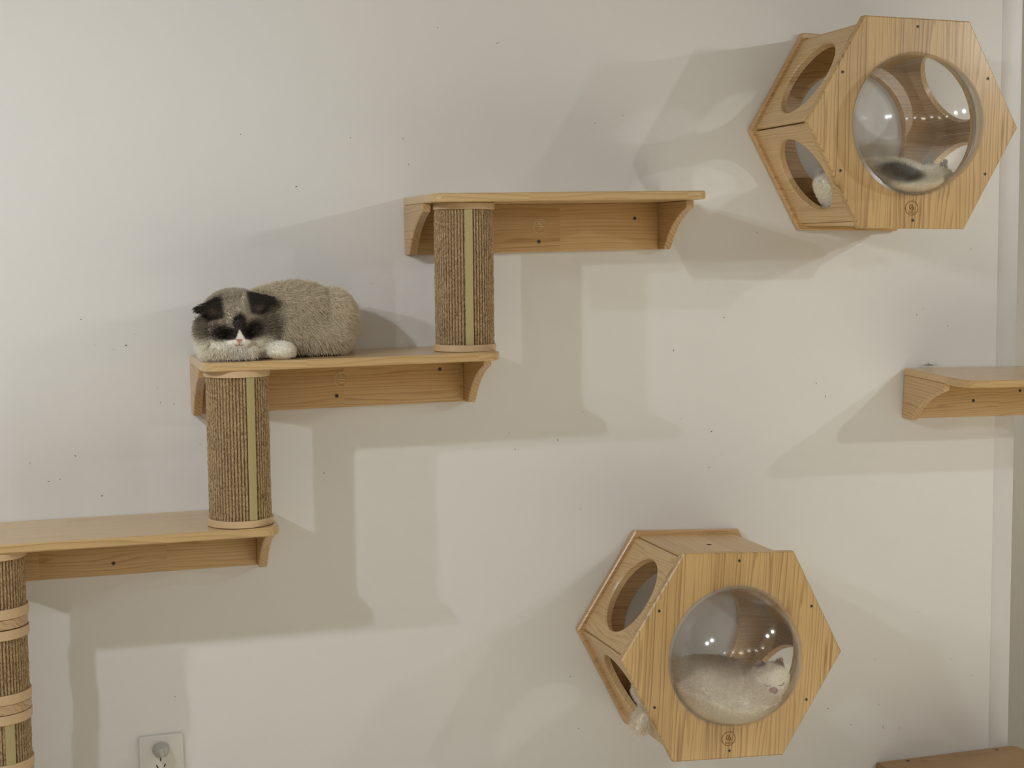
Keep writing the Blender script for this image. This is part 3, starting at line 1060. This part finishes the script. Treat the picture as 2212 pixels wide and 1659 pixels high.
# --- the cat on the shelf (coordinates: x along the wall, y out of it, z from camera height)
SHZ = -0.1955
EL0, EL1 = np.array((0.3150, -0.194, -0.0985)), np.array((0.2600, -0.192, -0.1030))
ER0, ER1 = np.array((0.3520, -0.196, -0.0935)), np.array((0.4040, -0.190, -0.0860))
P1 = [
    (ell((0.455, -0.105, -0.127), (0.088, 0.072, 0.069)), 0.02),
    (ell((0.400, -0.120, -0.134), (0.062, 0.062, 0.055)), 0.03),
    (ell((0.529, -0.105, -0.129), (0.042, 0.066, 0.056)), 0.006),
    (ell((0.500, -0.160, -0.163), (0.050, 0.030, 0.030)), 0.012),
    (ell((0.430, -0.155, -0.160), (0.050, 0.036, 0.034)), 0.02),
    (ell((0.332, -0.168, -0.172), (0.060, 0.048, 0.024)), 0.02),
    (ell((0.335, -0.160, -0.120), (0.058, 0.052, 0.050)), 0.012),
    (ell((0.2945, -0.178, -0.146), (0.025, 0.030, 0.026)), 0.015),
    (ell((0.3765, -0.178, -0.143), (0.025, 0.030, 0.026)), 0.015),
    (cap((0.3385, -0.196, -0.112), (0.3345, -0.222, -0.152), 0.015, 0.011), 0.010),
    (ell((0.3255, -0.2175, -0.1605), (0.0135, 0.0145, 0.0105)), 0.006),
    (ell((0.3425, -0.2175, -0.1595), (0.0135, 0.0145, 0.0105)), 0.006),
    (ell((0.3340, -0.2130, -0.1690), (0.0120, 0.0120, 0.0075)), 0.006),
    (ear(EL0, EL1, (-0.70, 0.15, 0.70), 0.0235, 0.0055), 0.006),
    (ear(ER0, ER1, (-0.12, 0.15, 1.0), 0.0235, 0.0055), 0.006),
    (cap((0.380, -0.175, -0.178), (0.424, -0.205, -0.182), 0.018, 0.0145), 0.008),
    (ell((0.412, -0.203, -0.1805), (0.024, 0.021, 0.0155)), 0.008),
    (cap((0.285, -0.195, -0.1825), (0.350, -0.212, -0.1835), 0.012, 0.011), 0.010),
    (cap((0.555, -0.070, -0.181), (0.430, -0.032, -0.182), 0.014, 0.012), 0.010),
    (lambda P: -(P[..., 2] - (SHZ + 0.0005)) + 0 * P[..., 0] - 9.0, 0.001),
]
P1 = P1[:-1]


def seg_d(P, a, b):
    ab = b - a
    t = np.clip(((P - a) @ ab) / (ab @ ab), 0, 1)
    return np.linalg.norm(P - (a + t[:, None] * ab), axis=1), t


def coat1(P, N):
    x, y, z = P.T
    body = np.array((0.74, 0.655, 0.505))
    C = np.repeat(body[None], len(P), 0)
    C = lerp(C, (0.84, 0.755, 0.60), sst(0.49, 0.56, x) * 0.8)
    C = lerp(C, (0.56, 0.48, 0.36), sst(-0.085, -0.055, z) * 0.35)
    C = lerp(C, (0.78, 0.71, 0.59), sst(-0.155, -0.19, z) * 0.5)
    hd = np.sqrt(((x - 0.335) / 0.082) ** 2 + ((y + 0.170) / 0.085) ** 2 + ((z + 0.125) / 0.070) ** 2)
    head = 1 - sst(0.95, 1.15, hd)
    crown = np.array((0.56, 0.50, 0.39)) + 0.045 * np.exp(-((x - 0.338) / 0.010) ** 2)[:, None]
    C = C * (1 - head[:, None]) + crown * head[:, None]
    C = lerp(C, (0.17, 0.125, 0.095), head * np.clip(np.exp(-(((x - 0.305) / 0.032) ** 2 + ((z + 0.146) / 0.021) ** 2)) + np.exp(-(((x - 0.367) / 0.027) ** 2 + ((z + 0.140) / 0.023) ** 2)), 0, 1) * 0.8)
    # brown-grey sides of the face
    C = lerp(C, (0.25, 0.195, 0.155), head * np.clip(np.exp(-(((x - 0.279) / 0.022) ** 2 + ((z + 0.126) / 0.02) ** 2)) + np.exp(-(((x - 0.391) / 0.02) ** 2 + ((z + 0.132) / 0.022) ** 2)), 0, 1) * 0.85)
    # cream lower cheeks, chest and paws
    low = sst(-0.1505, -0.1645, z - 0.10 * np.abs(x - 0.335) * 0.6)
    C = lerp(C, (0.95, 0.91, 0.81), low * (x < 0.40) * (1 - sst(-0.13, -0.10, y)))
    pw = np.exp(-(((x - 0.410) / 0.030) ** 2 + ((y + 0.205) / 0.024) ** 2 + ((z + 0.183) / 0.022) ** 2) * 1.0)
    C = lerp(C, (0.96, 0.93, 0.85), sst(0.28, 0.5, pw))
    front = 1 - sst(-0.165, -0.145, y)
    # eye patches
    def patch(cx, cz, rx, rz, rot, s0=0.75, s1=1.25):
        c, s = math.cos(rot), math.sin(rot)
        u = (x - cx) * c + (z - cz) * s; v = -(x - cx) * s + (z - cz) * c
        return 1 - sst(s0, s1, np.sqrt((u / rx) ** 2 + (v / rz) ** 2))
    dark = (0.030, 0.023, 0.020)
    dk = np.maximum.reduce([patch(0.3080, -0.1460, 0.0265, 0.0165, -0.10, 0.45, 1.25), patch(0.3630, -0.1400, 0.0235, 0.0190, 0.30, 0.45, 1.25),
                            patch(0.3230, -0.1480, 0.015, 0.012, 0.5), patch(0.3490, -0.1465, 0.015, 0.013, -0.5),
                            patch(0.3370, -0.1300, 0.0120, 0.0215, -0.05)])
    C = lerp(C, dark, dk * front * 0.97)
    # white blaze and muzzle
    w = np.clip((-0.1395 - z) / 0.030, 0, 1)
    bl = (1 - sst(0.7, 1.2, np.abs(x - 0.3358 + 0.05 * (z + 0.15)) / (0.0015 + 0.0165 * w ** 1.3))) * sst(-0.137, -0.142, z)
    mz = patch(0.3340, -0.1650, 0.0300, 0.0095, 0.0, 0.8, 1.15)
    C = lerp(C, (0.88, 0.85, 0.79), np.maximum(bl, mz) * (1 - sst(-0.19, -0.175, y)))
    # ears
    for a, b in ((EL0, EL1), (ER0, ER1)):
        d, t = seg_d(P, a, b)
        f = (1 - sst(0.019, 0.027, d)) * sst(-0.05, 0.12, t - 0.02) * (y < -0.165)
        C = lerp(C, (0.035, 0.028, 0.026), f * 0.95)
        inn = f * np.exp(-(((x - (0.6 * a[0] + 0.4 * b[0])) / 0.012) ** 2 + ((z - a[2] + 0.008) / 0.007) ** 2)) * (N[:, 1] < 0.3)
        C = lerp(C, (0.20, 0.15, 0.125), inn * 0.9)
    return C


def len1(P, N):
    x, y, z = P.T
    L = np.full(len(P), 0.014)
    hd = np.sqrt(((x - 0.335) / 0.08) ** 2 + ((y + 0.170) / 0.085) ** 2 + ((z + 0.125) / 0.070) ** 2)
    L = np.where(hd < 1, 0.009, L)
    face = (y < -0.195) & (hd < 1.15)
    L = np.where(face, 0.0045, L)
    L = np.where((y < -0.218) & (hd < 1.3) & (z > -0.178), 0.0022, L)
    L = np.where((hd < 1.25) & ((x < 0.285) | (x > 0.385)) & (z < -0.12), 0.017, L)
    L = np.where((x < 0.40) & (z < -0.172), 0.014, L)
    pw = np.sqrt(((x - 0.410) / 0.036) ** 2 + ((y + 0.207) / 0.028) ** 2 + ((z + 0.183) / 0.022) ** 2)
    L = np.where(pw < 1, 0.005, L)
    for a, b in ((EL0, EL1), (ER0, ER1)):
        d, t = seg_d(P, a, b)
        L = np.where((d < 0.02) & (t > 0.15), 0.006, L)
        L = np.where((d < 0.012) & (t > 0.6), 0.0075, L)
    L = np.where((N[:, 2] < -0.6) & (z < SHZ + 0.012), 0, L)
    # never through the shelf
    return np.where(z < SHZ + 0.010, np.minimum(L, 0.010), L)


def dir1(P, N):
    x, y, z = P.T
    flow = np.stack([np.full(len(P), 0.75), np.zeros(len(P)), np.full(len(P), -0.55)], 1)
    hd = np.sqrt(((x - 0.335) / 0.085) ** 2 + ((y + 0.170) / 0.09) ** 2 + ((z + 0.125) / 0.075) ** 2)
    away = P - np.array((0.335, -0.235, -0.15))
    away /= np.linalg.norm(away, axis=1, keepdims=True)
    flow = np.where((hd < 1.05)[:, None], away * 0.9, flow)
    chest = (x < 0.41) & (z < -0.165)
    flow = np.where(chest[:, None], np.stack([(x - 0.335) * 6, np.full(len(P), -0.3), np.full(len(P), -0.35)], 1), flow)
    for a, b in ((EL0, EL1), (ER0, ER1)):
        d, t = seg_d(P, a, b)
        flow = np.where(((d < 0.022) & (t > 0.1))[:, None], (b - a) / np.linalg.norm(b - a) * 1.3, flow)
    return N * 0.55 + flow * 0.75


cat1, F1, G1 = cat('cat', 'cream cat with a dark brown mask and white muzzle dozing on the middle shelf', P1,
                   (0.235, -0.255, -0.215), (0.60, -0.005, -0.05), 0.0026, coat1, 85000, len1, dir1, (0.42, -0.13, SHZ), 11)


def part_on(cat_ob, origin, name, vf, mat, smooth=60):
    V, Fc = vf
    me = mesh(name, [(p[0] - origin[0], p[1] - origin[1], p[2] - origin[2]) for p in V], Fc, M[mat], smooth)
    return link(name, me, cat_ob)


O1 = (0.42, -0.13, SHZ)


def on_surface(F, x, z, y0=-0.30, y1=-0.15):
    ys = np.linspace(y0, y1, 400)
    P = np.stack([np.full(400, x), ys, np.full(400, z)], 1)
    d = F(P)
    i = int(np.argmax(d < 0))
    return float(ys[i])


# nose: a small rounded triangle with a split below it
ny = on_surface(F1, 0.3338, -0.158)
nv = [(0.3338 + dx, ny + dy, -0.1585 + dz) for dx, dy, dz in
      ((-0.0058, -0.0012, 0.0022), (0.0, -0.0028, 0.0034), (0.0058, -0.0012, 0.0026), (0.0032, -0.0026, -0.0007), (0.0, -0.0030, -0.0046), (-0.0032, -0.0026, -0.0016))]
nb = [(v[0] * 1, v[1] + 0.006, v[2]) for v in nv]
part_on(cat1, O1, 'nose', loft([nv, nb], caps=True), 'nose', 80)
my = on_surface(F1, 0.3338, -0.166)
part_on(cat1, O1, 'mouth_line', join([tube([(0.3338, ny - 0.0015, -0.1628), (0.3339, my - 0.0022, -0.1662)], 0.0006),
                                      tube([(0.3339, my - 0.0022, -0.1662), (0.3300, my - 0.0016, -0.1678), (0.3262, on_surface(F1, 0.3262, -0.167) - 0.0012, -0.1668)], 0.0006),
                                      tube([(0.3339, my - 0.0022, -0.1662), (0.3378, my - 0.0016, -0.1676), (0.3416, on_surface(F1, 0.3416, -0.1665) - 0.0012, -0.1662)], 0.0006)]), 'mouth')
for (xa, za), (xb, zb) in (((0.3005, -0.1465), (0.3215, -0.1495)), ((0.3480, -0.1465), (0.3670, -0.1415))):
    pts = []
    for k in range(7):
        s = k / 6
        x = xa + (xb - xa) * s; z = za + (zb - za) * s - 0.0028 * math.sin(PI * s)
        pts.append((x, on_surface(F1, x, z, -0.28, -0.12) - 0.0022, z))
    part_on(cat1, O1, 'closed_eyelid', tube(pts, 0.0012, 6), 'lid')

# --- white cat in the lower house
FZ = VZ - 0.1845
E3a, E3b = np.array((1.414, -0.245, -0.864)), np.array((1.426, -0.250, -0.842))
E3c, E3d = np.array((1.382, -0.245, -0.861)), np.array((1.377, -0.245, -0.846))
P3 = [
    (ell((1.285, -0.165, -0.940), (0.150, 0.120, 0.080)), 0.03),
    (ell((1.235, -0.235, -0.925), (0.085, 0.120, 0.062)), 0.02),
    (ell((1.320, -0.260, -0.945), (0.095, 0.110, 0.066)), 0.02),
    (ell((1.398, -0.250, -0.890), (0.043, 0.045, 0.037)), 0.012),
    (ell((1.384, -0.287, -0.902), (0.017, 0.016, 0.012)), 0.010),
    (ear(E3a, E3b, (1, -0.2, 0), 0.017, 0.005), 0.006),
    (ear(E3c, E3d, (1, -0.2, 0), 0.015, 0.005), 0.006),
    (cap((1.370, -0.25, -0.945), (1.335, -0.315, -0.945), 0.020, 0.016), 0.01),
]
P3x = [
    (cap((1.225, -0.17, -0.970), (1.155, -0.172, -0.968), 0.020, 0.018), 0.012),
    (cap((1.155, -0.172, -0.968), (1.136, -0.176, -0.984), 0.018, 0.010), 0.01),
]


def coat3(P, N):
    x, y, z = P.T
    C = np.repeat(np.array((0.92, 0.87, 0.77))[None], len(P), 0)
    C = lerp(C, (0.70, 0.55, 0.45), (0.5 + 0.5 * np.sin(x * 38 + 1)) * 0.5 * sst(-0.93, -0.89, z))
    for a, b in ((E3a, E3b), (E3c, E3d)):
        d, t = seg_d(P, a, b)
        C = lerp(C, (0.42, 0.30, 0.27), (1 - sst(0.008, 0.018, d)) * sst(0.1, 0.4, t) * (N[:, 1] < 0.2))
    return C


def len3(P, N):
    x, y, z = P.T
    L = np.full(len(P), 0.012)
    h = np.sqrt(((x - 1.398) / 0.055) ** 2 + ((y + 0.24) / 0.06) ** 2 + ((z + 0.885) / 0.06) ** 2)
    L = np.where(h < 1, 0.005, L)
    L = np.where(y < -0.25, 0.0065, L)
    L = np.where(x < 1.165, 0.014, L)
    return np.where(z < FZ + 0.01, 0.003, L)


def dir3(P, N):
    flow = np.repeat(np.array((-0.7, -0.1, -0.4))[None], len(P), 0)
    return N * 0.7 + flow * 0.6


O3 = (1.30, -0.18, FZ)
cat3, F3, G3 = cat('cat', 'all-white cat curled up inside the lower hexagonal house', P3, (1.08, -0.36, -1.03), (1.47, -0.02, -0.80), 0.0034,
                   coat3, 42000, len3, dir3, O3, 13, 0.0005, house_room(VX, VZ), P3x)
# mouth with nose, reddish, turned to the dome
py = on_surface(F3, 1.379, -0.8975, -0.40, -0.2)
part_on(cat3, O3, 'nose', ([(1.379 + v[0] * 1.6, py + v[1], -0.8945 + v[2] * 1.3) for v in lathe([(0.0003, -0.003), (0.005, -0.002), (0.0065, 0.002), (0.0003, 0.006)], 'y', 12)[0]],
         lathe([(0.0003, -0.004), (0.005, -0.003), (0.0065, 0.0), (0.0003, 0.004)], 'y', 12)[1]), 'mouth')
part_on(cat3, O3, 'mouth', ([(1.380 + v[0], py + 0.003 + v[1], -0.9085 + v[2] * 1.1) for v in lathe([(0.0003, -0.003), (0.007, -0.002), (0.0085, 0.002), (0.0003, 0.006)], 'y', 12)[0]],
                            lathe([(0.0003, -0.004), (0.005, -0.003), (0.0065, 0.0), (0.0003, 0.004)], 'y', 12)[1]), 'mouth')
for (xa, za), (xb, zb) in (((1.367, -0.884), (1.378, -0.886)), ((1.395, -0.886), (1.408, -0.882))):
    pts = []
    for k in range(6):
        s = k / 5
        x = xa + (xb - xa) * s; z = za + (zb - za) * s - 0.0025 * math.sin(PI * s)
        pts.append((x, on_surface(F3, x, z, -0.36, -0.15) - 0.0015, z))
    part_on(cat3, O3, 'closed_eyelid', tube(pts, 0.0010, 6), 'mouth')

# --- dark-patched cat in the upper house
GZ = UZ - 0.1865
E2a, E2b = np.array((1.812, -0.205, 0.158)), np.array((1.826, -0.207, 0.184))
E2c, E2d = np.array((1.776, -0.220, 0.164)), np.array((1.775, -0.224, 0.191))
P2 = [
    (ell((1.700, -0.165, 0.125), (0.115, 0.095, 0.058)), 0.03),
    (ell((1.665, -0.225, 0.125), (0.065, 0.060, 0.048)), 0.02),
    (ell((1.735, -0.240, 0.112), (0.080, 0.060, 0.042)), 0.02),
    (ell((1.798, -0.215, 0.132), (0.040, 0.040, 0.034)), 0.015),
    (ell((1.795, -0.250, 0.122), (0.016, 0.015, 0.011)), 0.008),
    (ear(E2a, E2b, (1, -0.2, 0), 0.016, 0.005), 0.006),
    (ear(E2c, E2d, (1, -0.2, 0), 0.016, 0.005), 0.006),
    (ell((1.583, -0.135, 0.115), (0.034, 0.036, 0.040)), 0.012),
    (cap((1.60, -0.13, 0.11), (1.66, -0.15, 0.11), 0.030, 0.04), 0.02),
]


def coat2(P, N):
    x, y, z = P.T
    C = np.repeat(np.array((0.92, 0.88, 0.79))[None], len(P), 0)
    d = np.sqrt(((x - 1.680) / 0.056) ** 2 + ((y + 0.255) / 0.06) ** 2 + ((z - 0.150) / 0.024) ** 2)
    C = lerp(C, (0.055, 0.042, 0.040), (1 - sst(0.75, 1.15, d)) * 0.96)
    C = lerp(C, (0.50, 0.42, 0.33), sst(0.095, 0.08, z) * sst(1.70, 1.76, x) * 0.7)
    for a, b in ((E2a, E2b), (E2c, E2d)):
        dd, t = seg_d(P, a, b)
        C = lerp(C, (0.10, 0.085, 0.08), (1 - sst(0.008, 0.018, dd)) * sst(0.1, 0.4, t))
    return C


def len2(P, N):
    x, y, z = P.T
    L = np.full(len(P), 0.011)
    L = np.where(x < 1.60, 0.005, L)
    L = np.where(y < -0.24, 0.0065, L)
    L = np.where(x > 1.765, 0.005, L)
    return np.where(z < GZ + 0.01, 0.003, L)


O2 = (1.70, -0.17, GZ)
cat2, F2, G2 = cat('cat', 'white cat with a dark brown patch lying inside the upper hexagonal house', P2, (1.53, -0.33, 0.04), (1.86, -0.03, 0.22), 0.0034,
                   coat2, 36000, len2, dir3, O2, 17, 0.0005, house_room(UX, UZ))
py = on_surface(F2, 1.795, 0.125, -0.33, -0.2)
part_on(cat2, O2, 'nose', ([(1.795 + v[0] * 0.8, py + v[1], 0.1275 + v[2] * 0.6) for v in lathe([(0.0003, -0.003), (0.005, -0.002), (0.0065, 0.002), (0.0003, 0.006)], 'y', 12)[0]],
                           lathe([(0.0003, -0.004), (0.005, -0.003), (0.0065, 0.0), (0.0003, 0.004)], 'y', 12)[1]), 'nose')
